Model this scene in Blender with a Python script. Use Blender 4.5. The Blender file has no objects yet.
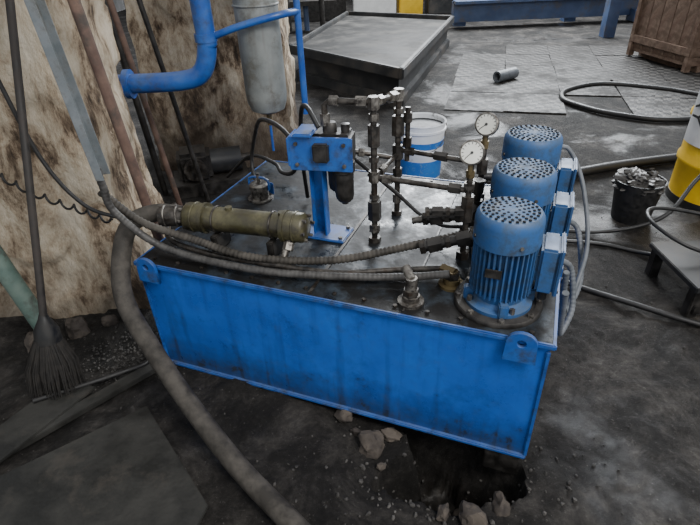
import bpy, bmesh, math, random
from mathutils import Vector, Matrix, noise, Euler
random.seed(7)
sc=bpy.context.scene
COL=sc.collection
# ------------------------------------------------------------ materials
def newmat(name):
    m=bpy.data.materials.new(name); m.use_nodes=True
    nt=m.node_tree; b=nt.nodes['Principled BSDF']
    return m,nt,b
def mat(name,c1,c2=None,scale=8,rough=(.4,.7),metal=0,bump=.0,bscale=60,lo=.4,hi=.62,detail=6,c3=None,s3=2.5,lo3=.5,hi3=.65,dust=None,r3=None,streak=None,spec=.5):
    m,nt,b=newmat(name); N=nt.nodes; L=nt.links
    tc=N.new('ShaderNodeTexCoord'); 
    n=N.new('ShaderNodeTexNoise'); n.inputs['Scale'].default_value=scale; n.inputs['Detail'].default_value=detail; n.inputs['Roughness'].default_value=.62
    L.new(tc.outputs['Object'],n.inputs['Vector'])
    r=N.new('ShaderNodeValToRGB'); r.color_ramp.elements[0].position=lo; r.color_ramp.elements[1].position=hi
    r.color_ramp.elements[0].color=(*c1,1); r.color_ramp.elements[1].color=(*(c2 or c1),1)
    L.new(n.outputs['Fac'],r.inputs['Fac'])
    out=r.outputs['Color']
    mr=N.new('ShaderNodeMapRange'); mr.inputs['From Min'].default_value=.35; mr.inputs['From Max'].default_value=.65
    mr.inputs['To Min'].default_value=rough[0]; mr.inputs['To Max'].default_value=rough[1]
    L.new(n.outputs['Fac'],mr.inputs['Value']); ro=mr.outputs['Result']
    if c3:
        n3=N.new('ShaderNodeTexNoise'); n3.inputs['Scale'].default_value=s3; n3.inputs['Detail'].default_value=9; n3.inputs['Roughness'].default_value=.72
        L.new(tc.outputs['Object'],n3.inputs['Vector'])
        r3n=N.new('ShaderNodeValToRGB'); r3n.color_ramp.elements[0].position=lo3; r3n.color_ramp.elements[1].position=hi3
        L.new(n3.outputs['Fac'],r3n.inputs['Fac'])
        mx=N.new('ShaderNodeMix'); mx.data_type='RGBA'
        L.new(r3n.outputs['Color'],mx.inputs['Factor']); L.new(out,mx.inputs['A']); mx.inputs['B'].default_value=(*c3,1)
        out=mx.outputs['Result']
        if r3 is not None:
            mm=N.new('ShaderNodeMix'); mm.data_type='FLOAT'; L.new(r3n.outputs['Color'],mm.inputs['Factor']); L.new(ro,mm.inputs['A']); mm.inputs['B'].default_value=r3; ro=mm.outputs['Result']
    if streak:   # runs of grime down vertical faces, heavier at the foot
        col,zt,amt=streak
        mp=N.new('ShaderNodeMapping'); mp.inputs['Scale'].default_value=(1,1,.10); L.new(tc.outputs['Object'],mp.inputs['Vector'])
        ns=N.new('ShaderNodeTexNoise'); ns.inputs['Scale'].default_value=22; ns.inputs['Detail'].default_value=6; L.new(mp.outputs['Vector'],ns.inputs['Vector'])
        rs=N.new('ShaderNodeValToRGB'); rs.color_ramp.elements[0].position=.52; rs.color_ramp.elements[1].position=.74; rs.color_ramp.elements[1].color=(.4,.4,.4,1)
        L.new(ns.outputs['Fac'],rs.inputs['Fac'])
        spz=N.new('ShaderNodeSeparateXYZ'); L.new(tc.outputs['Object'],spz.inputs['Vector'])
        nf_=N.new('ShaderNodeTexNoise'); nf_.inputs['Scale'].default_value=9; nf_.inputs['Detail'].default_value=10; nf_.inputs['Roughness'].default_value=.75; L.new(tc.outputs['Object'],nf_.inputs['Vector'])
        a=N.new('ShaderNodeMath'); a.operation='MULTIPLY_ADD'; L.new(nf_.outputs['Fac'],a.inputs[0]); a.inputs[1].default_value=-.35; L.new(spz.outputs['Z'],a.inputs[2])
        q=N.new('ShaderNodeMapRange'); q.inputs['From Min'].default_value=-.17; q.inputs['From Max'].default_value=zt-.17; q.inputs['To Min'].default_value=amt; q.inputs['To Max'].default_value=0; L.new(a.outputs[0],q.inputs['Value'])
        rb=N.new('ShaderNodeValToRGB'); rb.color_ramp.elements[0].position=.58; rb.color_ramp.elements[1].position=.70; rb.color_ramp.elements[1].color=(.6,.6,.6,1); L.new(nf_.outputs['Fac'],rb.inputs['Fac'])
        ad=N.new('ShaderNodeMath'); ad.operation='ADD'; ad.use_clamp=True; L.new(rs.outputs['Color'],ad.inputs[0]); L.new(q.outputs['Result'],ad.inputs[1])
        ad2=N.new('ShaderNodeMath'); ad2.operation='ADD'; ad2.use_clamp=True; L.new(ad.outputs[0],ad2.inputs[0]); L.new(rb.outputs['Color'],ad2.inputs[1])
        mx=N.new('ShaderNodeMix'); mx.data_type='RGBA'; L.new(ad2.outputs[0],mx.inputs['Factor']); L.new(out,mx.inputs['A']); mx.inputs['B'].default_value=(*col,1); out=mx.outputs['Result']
    if dust:
        col,amt=dust
        ge=N.new('ShaderNodeNewGeometry'); sp=N.new('ShaderNodeSeparateXYZ'); L.new(ge.outputs['Normal'],sp.inputs['Vector'])
        nd=N.new('ShaderNodeTexNoise'); nd.inputs['Scale'].default_value=24; nd.inputs['Detail'].default_value=8; L.new(tc.outputs['Object'],nd.inputs['Vector'])
        a=N.new('ShaderNodeMath'); a.operation='MULTIPLY_ADD'; L.new(sp.outputs['Z'],a.inputs[0]); a.inputs[1].default_value=.45; L.new(nd.outputs['Fac'],a.inputs[2])
        q=N.new('ShaderNodeMapRange'); q.inputs['From Min'].default_value=.5; q.inputs['From Max'].default_value=1.05; q.inputs['To Max'].default_value=amt; L.new(a.outputs[0],q.inputs['Value'])
        mx=N.new('ShaderNodeMix'); mx.data_type='RGBA'; L.new(q.outputs['Result'],mx.inputs['Factor']); L.new(out,mx.inputs['A']); mx.inputs['B'].default_value=(*col,1); out=mx.outputs['Result']
    L.new(out,b.inputs['Base Color']); L.new(ro,b.inputs['Roughness'])
    b.inputs['Metallic'].default_value=metal; b.inputs['Specular IOR Level'].default_value=spec
    if bump:
        nb=N.new('ShaderNodeTexNoise'); nb.inputs['Scale'].default_value=bscale; nb.inputs['Detail'].default_value=8
        L.new(tc.outputs['Object'],nb.inputs['Vector'])
        bp=N.new('ShaderNodeBump'); bp.inputs['Strength'].default_value=bump; bp.inputs['Distance'].default_value=.01
        L.new(nb.outputs['Fac'],bp.inputs['Height']); L.new(bp.outputs['Normal'],b.inputs['Normal'])
    return m
M={}
DU=((.12,.125,.13),.4)
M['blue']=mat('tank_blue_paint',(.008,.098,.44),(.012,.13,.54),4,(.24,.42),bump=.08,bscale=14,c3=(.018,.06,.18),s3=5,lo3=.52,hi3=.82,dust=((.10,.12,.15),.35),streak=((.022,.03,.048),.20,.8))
M['top']=mat('tank_top_oily',(.012,.015,.019),(.042,.054,.068),9,(.18,.48),bump=.2,bscale=26,c3=(.008,.0075,.007),s3=5,lo3=.42,hi3=.54,r3=.55,spec=.28)
M['bluebr']=mat('blue_bracket_paint',(.010,.075,.31),(.018,.11,.39),9,(.35,.5),c3=(.02,.03,.06),s3=13,lo3=.48,hi3=.68,dust=DU)
M['motor']=mat('motor_blue_paint',(.020,.080,.225),(.036,.118,.28),12,(.45,.65),c3=(.02,.032,.055),s3=12,lo3=.44,hi3=.66,dust=((.085,.11,.14),.5),spec=.4)
M['crown']=mat('motor_cowl_crown',(.030,.065,.13),(.05,.10,.19),30,(.6,.8),c3=(.04,.045,.05),s3=18,spec=.2)
M['pipeblue']=mat('pipe_blue_paint',(.010,.07,.31),(.02,.11,.40),6,(.3,.45),c3=(.035,.05,.10),s3=8,lo3=.52,hi3=.72,dust=DU)
M['steel']=mat('oily_steel',(.022,.020,.018),(.08,.072,.063),30,(.3,.6),.5,c3=(.04,.028,.02),s3=40)
M['zinc']=mat('zinc_fitting',(.10,.09,.08),(.24,.225,.20),30,(.3,.55),.7,c3=(.035,.03,.027),s3=35,lo3=.48,hi3=.6)
M['dark']=mat('dark_cast_iron',(.013,.012,.011),(.036,.033,.030),20,(.35,.6),.3,bump=.1,dust=((.085,.078,.07),.45))
M['black']=mat('black_rubber',(.006,.006,.006),(.014,.013,.012),30,(.4,.65))
M['vent']=mat('vent_hole_dark',(.003,.003,.004),(.006,.006,.007),30,(.8,.9),spec=.1)  # near-black colour paints the shade inside the cowl holes
M['hose']=mat('dusty_hose_rubber',(.028,.025,.021),(.070,.063,.054),14,(.6,.85),bump=.1,bscale=90,spec=.3)
M['conduit']=mat('grey_conduit',(.03,.028,.026),(.07,.067,.063),20,(.45,.65))
M['sconduit']=mat('motor_lead_grey',(.08,.09,.10),(.13,.14,.155),20,(.45,.65))
M['olive']=mat('cooler_olive_paint',(.055,.051,.024),(.11,.10,.052),14,(.3,.5),.25,c3=(.022,.018,.013),s3=12,lo3=.44,hi3=.62,dust=((.13,.12,.08),.3))
M['galv']=mat('galvanised_steel',(.15,.17,.18),(.23,.25,.265),14,(.45,.65),.35,c3=(.10,.10,.09),s3=7)
M['cyl']=mat('grey_cylinder_paint',(.14,.155,.155),(.21,.225,.22),5,(.4,.6),c3=(.09,.085,.07),s3=6,streak=((.08,.06,.04),.1,.2))
M['rust']=mat('rusty_pipe_paint',(.08,.046,.035),(.14,.088,.066),14,(.6,.85),bump=.15,c3=(.05,.04,.033),s3=9)
M['green']=mat('green_grey_pipe',(.08,.13,.11),(.13,.18,.15),9,(.5,.7),c3=(.05,.05,.042),s3=8)
M['handle']=mat('broom_handle_wood',(.015,.013,.011),(.035,.028,.024),15,(.5,.8))
M['bristle']=mat('broom_bristle',(.010,.009,.008),(.026,.023,.020),30,(.7,.9))
M['plate']=mat('scrap_plate_steel',(.015,.015,.0135),(.036,.035,.031),5,(.45,.75),.1,bump=.25,c3=(.065,.056,.046),s3=6,lo3=.55,hi3=.8,spec=.35)
M['rock']=mat('rubble_stone',(.030,.024,.020),(.085,.070,.056),9,(.8,.95),bump=.6,bscale=30)
M['gravel']=mat('gravel_bits',(.022,.020,.018),(.09,.085,.078),3,(.7,.95))
M['white']=mat('bucket_white_plastic',(.68,.71,.74),(.78,.80,.82),6,(.4,.55),c3=(.16,.16,.15),s3=14,lo3=.58,hi3=.66)
M['bucketblue']=mat('bucket_blue_label',(.02,.13,.45),(.03,.17,.5),8,(.4,.5),c3=(.10,.22,.42),s3=40,lo3=.57,hi3=.6)
M['oil']=mat('black_oil',(.003,.003,.003),(.006,.005,.005),8,(.4,.5),spec=.2)
M['tray']=mat('tray_steel',(.02,.021,.022),(.045,.045,.044),3,(.4,.65),.2,c3=(.07,.06,.05),s3=1.5)
M['traytop']=mat('tray_inside_dust',(.025,.024,.022),(.075,.071,.064),2.6,(.45,.75),c3=(.014,.013,.012),s3=2.5,lo3=.42,hi3=.58,spec=.2)
M['contain']=mat('weathered_brown_boards',(.09,.06,.043),(.17,.12,.09),9,(.75,.95),bump=.4,bscale=40,c3=(.08,.045,.033),s3=4,lo3=.5,hi3=.7,spec=.15)
M['yellow']=mat('drum_yellow',(.62,.38,.012),(.72,.46,.02),6,(.35,.5),c3=(.15,.10,.03),s3=6,lo3=.6,hi3=.75)
M['label']=mat('paper_label',(.62,.62,.60),(.7,.7,.68),8,(.5,.6))
M['ink']=mat('label_ink',(.02,.02,.02),(.03,.03,.03),8,(.5,.6))
M['gwhite']=mat('gauge_dial_white',(.55,.55,.50),(.68,.68,.63),8,(.3,.4))
M['frameblue']=mat('frame_blue_paint',(.04,.07,.15),(.07,.11,.21),3,(.4,.6),c3=(.08,.08,.09),s3=4)
M['orange']=mat('orange_marking',(.6,.28,.03),(.7,.35,.05),6,(.5,.6))
M['brass']=mat('brass_fitting',(.11,.08,.04),(.19,.145,.07),14,(.35,.55),.6)
M['wall']=mat('dirty_plaster_wall',(.16,.16,.16),(.3,.3,.3),1.2,(.8,.9))
def concrete(name,dark,darkleft=None):
    m,nt,b=newmat(name);N=nt.nodes;L=nt.links
    tc=N.new('ShaderNodeTexCoord')
    mp=N.new('ShaderNodeMapping'); mp.inputs['Scale'].default_value=(1,1,.5); L.new(tc.outputs['Object'],mp.inputs['Vector'])
    n=N.new('ShaderNodeTexNoise'); n.inputs['Scale'].default_value=5.5; n.inputs['Detail'].default_value=12; n.inputs['Roughness'].default_value=.74; n.inputs['Distortion'].default_value=.3
    L.new(mp.outputs['Vector'],n.inputs['Vector'])
    r=N.new('ShaderNodeValToRGB'); e=r.color_ramp.elements
    e[0].position=.37; e[0].color=(.04,.030,.022,1); e[1].position=.70; e[1].color=(.64,.58,.47,1)
    a=e.new(.435); a.color=(.16,.115,.078,1); a=e.new(.485); a.color=(.34,.27,.19,1); a=e.new(.555); a.color=(.48,.41,.31,1)
    L.new(n.outputs['Fac'],r.inputs['Fac'])
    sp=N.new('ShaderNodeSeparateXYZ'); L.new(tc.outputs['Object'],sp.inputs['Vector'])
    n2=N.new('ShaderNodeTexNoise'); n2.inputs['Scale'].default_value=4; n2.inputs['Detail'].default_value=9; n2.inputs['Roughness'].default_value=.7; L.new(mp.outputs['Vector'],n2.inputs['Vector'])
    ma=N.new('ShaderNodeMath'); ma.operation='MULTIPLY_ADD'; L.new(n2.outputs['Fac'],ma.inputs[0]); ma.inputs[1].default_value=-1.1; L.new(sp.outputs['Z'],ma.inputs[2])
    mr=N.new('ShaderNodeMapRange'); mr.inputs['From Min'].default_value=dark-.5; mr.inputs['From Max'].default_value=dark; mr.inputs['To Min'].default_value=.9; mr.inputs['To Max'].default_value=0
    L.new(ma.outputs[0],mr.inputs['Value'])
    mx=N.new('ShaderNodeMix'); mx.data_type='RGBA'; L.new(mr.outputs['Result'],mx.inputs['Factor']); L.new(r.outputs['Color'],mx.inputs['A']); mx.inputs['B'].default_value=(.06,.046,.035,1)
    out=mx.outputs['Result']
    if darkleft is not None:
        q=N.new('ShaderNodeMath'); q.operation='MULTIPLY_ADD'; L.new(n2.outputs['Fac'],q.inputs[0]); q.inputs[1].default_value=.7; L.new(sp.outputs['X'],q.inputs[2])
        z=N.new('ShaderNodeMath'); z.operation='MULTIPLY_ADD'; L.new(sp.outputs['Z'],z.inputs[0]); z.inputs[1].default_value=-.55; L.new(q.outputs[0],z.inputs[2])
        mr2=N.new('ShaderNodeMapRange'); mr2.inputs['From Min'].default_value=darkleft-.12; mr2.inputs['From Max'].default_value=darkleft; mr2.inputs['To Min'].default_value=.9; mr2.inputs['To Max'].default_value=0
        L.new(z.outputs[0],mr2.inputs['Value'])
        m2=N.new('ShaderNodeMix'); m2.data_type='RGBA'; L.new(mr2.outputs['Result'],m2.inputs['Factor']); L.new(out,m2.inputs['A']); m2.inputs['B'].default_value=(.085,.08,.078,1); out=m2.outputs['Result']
    L.new(out,b.inputs['Base Color']); b.inputs['Roughness'].default_value=.85; b.inputs['Specular IOR Level'].default_value=.2
    nb=N.new('ShaderNodeTexNoise'); nb.inputs['Scale'].default_value=11; nb.inputs['Detail'].default_value=12; nb.inputs['Roughness'].default_value=.7; L.new(mp.outputs['Vector'],nb.inputs['Vector'])
    bp=N.new('ShaderNodeBump'); bp.inputs['Strength'].default_value=.9; bp.inputs['Distance'].default_value=.04
    L.new(nb.outputs['Fac'],bp.inputs['Height']); L.new(bp.outputs['Normal'],b.inputs['Normal'])
    return m
M['conc1']=concrete('flaking_concrete_near',-.25,-1.72); M['conc2']=concrete('flaking_concrete_far',.15)
def floormat():
    m,nt,b=newmat('sooty_workshop_floor');N=nt.nodes;L=nt.links
    tc=N.new('ShaderNodeTexCoord')
    def nz(s,d=8,ro=.65,dist=0):
        n=N.new('ShaderNodeTexNoise'); n.inputs['Scale'].default_value=s; n.inputs['Detail'].default_value=d; n.inputs['Roughness'].default_value=ro; n.inputs['Distortion'].default_value=dist
        L.new(tc.outputs['Object'],n.inputs['Vector']); return n
    n=nz(3.0,14,.80,.4); r=N.new('ShaderNodeValToRGB'); e=r.color_ramp.elements
    e[0].position=.38; e[0].color=(.006,.0055,.005,1); e[1].position=.70; e[1].color=(.105,.097,.088,1)
    a=e.new(.49); a.color=(.016,.0145,.013,1); a=e.new(.58); a.color=(.042,.038,.034,1)
    L.new(n.outputs['Fac'],r.inputs['Fac'])
    n2=nz(60,5,.9); r2=N.new('ShaderNodeValToRGB'); r2.color_ramp.elements[0].position=.60; r2.color_ramp.elements[1].position=.70
    L.new(n2.outputs['Fac'],r2.inputs['Fac'])
    mx=N.new('ShaderNodeMix'); mx.data_type='RGBA'; L.new(r2.outputs['Color'],mx.inputs['Factor']); L.new(r.outputs['Color'],mx.inputs['A']); mx.inputs['B'].default_value=(.13,.12,.11,1)
    L.new(mx.outputs['Result'],b.inputs['Base Color'])
    n3=nz(1.3,8,.65,.5); mr=N.new('ShaderNodeMapRange'); mr.inputs['From Min'].default_value=.38; mr.inputs['From Max'].default_value=.47; mr.inputs['To Min'].default_value=.30; mr.inputs['To Max'].default_value=.85
    L.new(n3.outputs['Fac'],mr.inputs['Value']); L.new(mr.outputs['Result'],b.inputs['Roughness']); b.inputs['Specular IOR Level'].default_value=.26
    nb=nz(26,12,.82); bp=N.new('ShaderNodeBump'); bp.inputs['Distance'].default_value=.02
    mb=N.new('ShaderNodeMapRange'); mb.inputs['From Min'].default_value=.38; mb.inputs['From Max'].default_value=.48; mb.inputs['To Min'].default_value=.35; mb.inputs['To Max'].default_value=1
    L.new(n3.outputs['Fac'],mb.inputs['Value']); L.new(mb.outputs['Result'],bp.inputs['Strength'])
    L.new(nb.outputs['Fac'],bp.inputs['Height']); L.new(bp.outputs['Normal'],b.inputs['Normal'])
    return m
M['floor']=floormat()
def gratemat():
    m,nt,b=newmat('studded_floor_plate');N=nt.nodes;L=nt.links
    ge=N.new('ShaderNodeNewGeometry')
    ch=N.new('ShaderNodeTexChecker'); ch.inputs['Scale'].default_value=13
    ch.inputs['Color1'].default_value=(.008,.0075,.007,1); ch.inputs['Color2'].default_value=(.075,.07,.064,1)
    mpp=N.new('ShaderNodeMapping'); mpp.inputs['Rotation'].default_value=(0,0,.5); mpp.inputs['Location'].default_value=(0,0,.31)
    L.new(ge.outputs['Position'],mpp.inputs['Vector'])
    fl=N.new('ShaderNodeVectorMath'); fl.operation='MULTIPLY'; fl.inputs[1].default_value=(1,1,0); L.new(mpp.outputs['Vector'],fl.inputs[0]); 
    fo=N.new('ShaderNodeVectorMath'); fo.operation='ADD'; fo.inputs[1].default_value=(0,0,.03); L.new(fl.outputs[0],fo.inputs[0]); L.new(fo.outputs[0],ch.inputs['Vector'])
    n=N.new('ShaderNodeTexNoise'); n.inputs['Scale'].default_value=2.2; n.inputs['Detail'].default_value=12; n.inputs['Roughness'].default_value=.78
    L.new(ge.outputs['Position'],n.inputs['Vector'])
    r=N.new('ShaderNodeValToRGB'); r.color_ramp.elements[0].position=.44; r.color_ramp.elements[1].position=.58
    L.new(n.outputs['Fac'],r.inputs['Fac'])
    mx=N.new('ShaderNodeMix'); mx.data_type='RGBA'; L.new(r.outputs['Color'],mx.inputs['Factor']); L.new(ch.outputs['Color'],mx.inputs['A']); mx.inputs['B'].default_value=(.024,.022,.020,1)
    L.new(mx.outputs['Result'],b.inputs['Base Color'])
    rr=N.new('ShaderNodeMapRange'); rr.inputs['From Min'].default_value=.4; rr.inputs['From Max'].default_value=.6; rr.inputs['To Min'].default_value=.4; rr.inputs['To Max'].default_value=.8; L.new(n.outputs['Fac'],rr.inputs['Value']); L.new(rr.outputs['Result'],b.inputs['Roughness'])
    b.inputs['Specular IOR Level'].default_value=.22
    nb=N.new('ShaderNodeTexNoise'); nb.inputs['Scale'].default_value=20; nb.inputs['Detail'].default_value=10; L.new(ge.outputs['Position'],nb.inputs['Vector'])
    bp=N.new('ShaderNodeBump'); bp.inputs['Strength'].default_value=.6; bp.inputs['Distance'].default_value=.02
    L.new(nb.outputs['Fac'],bp.inputs['Height']); L.new(bp.outputs['Normal'],b.inputs['Normal'])
    return m
M['grate']=gratemat()
# ------------------------------------------------------------ geometry helpers
def finish(name,bm,m,parent=None,smooth=True,angle=35):
    me=bpy.data.meshes.new(name); 
    bmesh.ops.recalc_face_normals(bm,faces=bm.faces)
    bm.to_mesh(me); bm.free()
    ob=bpy.data.objects.new(name,me); COL.objects.link(ob)
    if m: me.materials.append(M[m] if isinstance(m,str) else m)
    if smooth:
        for p in me.polygons: p.use_smooth=True
        try: me.set_sharp_from_angle(angle=math.radians(angle))
        except Exception: pass
    if parent: ob.parent=parent
    return ob
def empty(name,loc=(0,0,0),rotz=0):
    e=bpy.data.objects.new(name,None); COL.objects.link(e); e.location=loc; e.rotation_euler=(0,0,rotz); e.empty_display_size=.1
    return e
def box(name,c,s,m,parent=None,rot=(0,0,0),bev=.004):
    bm=bmesh.new(); bmesh.ops.create_cube(bm,size=1)
    bmesh.ops.scale(bm,vec=s,verts=bm.verts)
    if bev: bmesh.ops.bevel(bm,geom=list(bm.edges),offset=min(bev,min(s)*.4),segments=2,affect='EDGES')
    ob=finish(name,bm,m,parent); ob.location=c; ob.rotation_euler=rot; return ob
def frame_from(d):
    d=Vector(d).normalized(); return d.to_track_quat('Z','Y').to_matrix().to_4x4()
def cyl(name,p0,p1,r,m,parent=None,seg=24,r2=None,bev=.0):
    p0=Vector(p0);p1=Vector(p1);L=(p1-p0).length
    bm=bmesh.new(); bmesh.ops.create_cone(bm,cap_ends=True,segments=seg,radius1=r,radius2=r if r2 is None else r2,depth=L)
    if bev: 
        es=[e for e in bm.edges if len(e.link_faces)==2 and any(len(f.verts)>4 for f in e.link_faces)]
        bmesh.ops.bevel(bm,geom=es,offset=bev,segments=2,affect='EDGES')
    bmesh.ops.transform(bm,matrix=Matrix.Translation((p0+p1)/2)@frame_from(p1-p0),verts=bm.verts)
    return finish(name,bm,m,parent)
def lathe(name,prof,m,parent=None,seg=40,origin=(0,0,0),axis=(0,0,1)):
    bm=bmesh.new(); rings=[]
    for r,z in prof:
        if r<1e-6: rings.append([bm.verts.new((0,0,z))])
        else: rings.append([bm.verts.new((r*math.cos(2*math.pi*i/seg),r*math.sin(2*math.pi*i/seg),z)) for i in range(seg)])
    for a,b in zip(rings[:-1],rings[1:]):
        if len(a)==1 and len(b)==1: continue
        for i in range(seg):
            j=(i+1)%seg
            if len(a)==1: bm.faces.new((a[0],b[i],b[j]))
            elif len(b)==1: bm.faces.new((a[i],a[j],b[0]))
            else: bm.faces.new((a[i],a[j],b[j],b[i]))
    bmesh.ops.transform(bm,matrix=Matrix.Translation(origin)@frame_from(axis),verts=bm.verts)
    return finish(name,bm,m,parent)
def smoothpath(pts,step):
    P=[Vector(p) for p in pts]; P=[P[0]*2-P[1]]+P+[P[-1]*2-P[-2]]
    out=[]
    for i in range(1,len(P)-2):
        a,b,c,d=P[i-1:i+3]; n=max(2,int((c-b).length/step))
        for k in range(n):
            t=k/n
            out.append(.5*((2*b)+(-a+c)*t+(2*a-5*b+4*c-d)*t*t+(-a+3*b-3*c+d)*t**3))
    out.append(P[-2]); return out
def tube(name,pts,r,m,parent=None,seg=14,rib=0,step=.02,smooth=True,period=4):
    if rib: step=min(step,.004)
    C=smoothpath(pts,step) if smooth else [Vector(p) for p in pts]
    bm=bmesh.new(); rings=[]
    t=(C[1]-C[0]).normalized(); up=Vector((0,0,1)) if abs(t.z)<.9 else Vector((1,0,0))
    n=t.cross(up).normalized()
    for i,p in enumerate(C):
        if i==0: t=(C[1]-C[0]).normalized()
        elif i==len(C)-1: t=(C[-1]-C[-2]).normalized()
        else: t=(C[i+1]-C[i-1]).normalized()
        n=(n-t*n.dot(t)).normalized(); b=t.cross(n)
        rr=r*(1+rib*(1 if (i%period)<period/2 else -1)) if rib else r
        rings.append([bm.verts.new(p+(n*math.cos(2*math.pi*k/seg)+b*math.sin(2*math.pi*k/seg))*rr) for k in range(seg)])
    for a,b in zip(rings[:-1],rings[1:]):
        for i in range(seg):
            j=(i+1)%seg; bm.faces.new((a[i],a[j],b[j],b[i]))
    bm.faces.new(rings[0][::-1]); bm.faces.new(rings[-1])
    return finish(name,bm,m,parent,angle=50)
def hexnut(name,p0,p1,r,m,parent): return cyl(name,p0,p1,r,m,parent,seg=6,bev=.001)
def torus(name,c,R,r,m,parent=None,axis=(0,0,1),seg=28):
    bm=bmesh.new(); ms=10
    V=[[bm.verts.new(((R+r*math.cos(2*math.pi*j/ms))*math.cos(2*math.pi*i/seg),(R+r*math.cos(2*math.pi*j/ms))*math.sin(2*math.pi*i/seg),r*math.sin(2*math.pi*j/ms))) for j in range(ms)] for i in range(seg)]
    for i in range(seg):
        for j in range(ms):
            bm.faces.new((V[i][j],V[(i+1)%seg][j],V[(i+1)%seg][(j+1)%ms],V[i][(j+1)%ms]))
    bmesh.ops.transform(bm,matrix=Matrix.Translation(c)@frame_from(axis),verts=bm.verts)
    return finish(name,bm,m,parent)
def prism(name,poly,z0,z1,m,parent=None,bev=0):
    bm=bmesh.new(); a=[bm.verts.new((x,y,z0)) for x,y in poly]; b=[bm.verts.new((x,y,z1)) for x,y in poly]
    n=len(poly); bm.faces.new(a[::-1]); bm.faces.new(b)
    for i in range(n): bm.faces.new((a[i],a[(i+1)%n],b[(i+1)%n],b[i]))
    if bev: bmesh.ops.bevel(bm,geom=list(bm.edges),offset=bev,segments=2,affect='EDGES')
    return finish(name,bm,m,parent)
# ------------------------------------------------------------ tank frame
YAW=math.radians(-21.9); A=Vector((-.838,1.712,0)); TL=1.545; TD=1.08; TZ=.54
Rm=Matrix.Translation(A)@Matrix.Rotation(YAW,4,'Z')
def unit(name): return empty(name,A,YAW)
def W(u,v,z): return Rm@Vector((u,v,z))
# ------------------------------------------------------------ floor
def fh(x,y):
    p=Vector((x,y,0))
    near=max(0,min(1,(3.2-y)/1.0))*max(0,min(1,(2.4-abs(x))/.6))
    h=near*(.018*noise.noise(p*3)+.012*noise.noise(p*8)+.008*noise.noise(p*20)+.005*noise.noise(p*42))
    l=Rm.inverted()@p
    h-=.06*max(0,1-((l.x-1.25)/.65)**2)*max(0,1-((l.y-.05)/.5)**2)
    dx=(x-.34);dy=(y-1.16)
    a=-.38; ex=(dx*math.cos(a)+dy*math.sin(a))/.235; ey=(-dx*math.sin(a)+dy*math.cos(a))/.20
    d=math.sqrt(ex*ex+ey*ey)+.6*noise.noise(p*6)+.25*noise.noise(p*16)
    if d<1: h-=.42*min(1,(1-d)*3.2)
    return h
def axisvals(segs):
    out=[]
    for a,b,s in segs:
        n=max(1,round((b-a)/s)); out+= [a+(b-a)*i/n for i in range(n)]
    out.append(segs[-1][1]); return out
xs=axisvals([(-6,-2.2,.5),(-2.2,-1.5,.08),(-1.5,1.7,.014),(1.7,3,.08),(3,9,.6)])
ys=axisvals([(-1,.4,.2),(.4,2.1,.014),(2.1,3.4,.06),(3.4,16,.6)])
bm=bmesh.new(); V=[[bm.verts.new((x,y,fh(x,y))) for x in xs] for y in ys]
for j in range(len(ys)-1):
    for i in range(len(xs)-1): bm.faces.new((V[j][i],V[j][i+1],V[j+1][i+1],V[j+1][i]))
FL=finish('floor',bm,'floor',angle=80)
box('wall_back',(1.5,16.1,2),(15,.2,4),'wall'); box('wall_left',(-6.1,7.5,2),(.2,17,4),'wall')
# ------------------------------------------------------------ tank
T=unit('hydraulic_tank')
bm=bmesh.new(); bmesh.ops.create_cube(bm,size=1)
bmesh.ops.scale(bm,vec=(TL,TD,TZ-.012),verts=bm.verts)
bmesh.ops.translate(bm,vec=(TL/2,TD/2,(TZ-.012)/2),verts=bm.verts)
bmesh.ops.bevel(bm,geom=list(bm.edges),offset=.004,segments=2,affect='EDGES')
finish('tank_body',bm,'blue',T)
box('top_plate',(TL/2,TD/2,TZ-.006),(TL+.02,TD+.02,.012),'top',T,bev=.002)
box('top_front_rim',(TL/2,-.006,TZ-.008),(TL+.03,.014,.02),'bluebr',T)
box('top_left_rim',(-.006,TD/2,TZ-.006),(.014,TD+.02,.018),'bluebr',T)
box('top_right_rim',(TL+.006,TD/2,TZ-.006),(.014,TD+.02,.018),'bluebr',T)
box('top_back_rim',(TL/2,TD+.006,TZ-.006),(TL+.03,.014,.018),'bluebr',T)
box('lid_seam',(1.08,TD/2,TZ+.002),(.006,TD-.02,.006),'dark',T,bev=0)
box('lid_strip',(.74,TD/2,TZ+.002),(.012,TD-.02,.004),'steel',T,bev=0)
box('corner_weld_left',(.004,-.003,.26),(.014,.012,.5),'bluebr',T)
box('corner_weld_right',(TL-.004,-.003,.26),(.014,.012,.5),'bluebr',T)
box('side_rib',(TL+.012,.5,.26),(.03,.04,.5),'bluebr',T)
box('bottom_lip',(TL/2,-.004,.008),(TL,.02,.016),'bluebr',T)
for i,(u,v) in enumerate([(.1,.08),(TL-.08,.05),(.1,TD-.1),(TL-.1,TD-.1)]):
    box('foot_%d'%i,(u,v,-.05),(.12,.12,.11),'dark',T)
for i in range(14):
    u=.06+i*(TL-.12)/13
    hexnut('rim_bolt_f%d'%i,(u,.03,TZ),(u,.03,TZ+.008),.008,'steel',T)
    hexnut('rim_bolt_b%d'%i,(u,TD-.03,TZ),(u,TD-.03,TZ+.008),.008,'steel',T)
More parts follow.
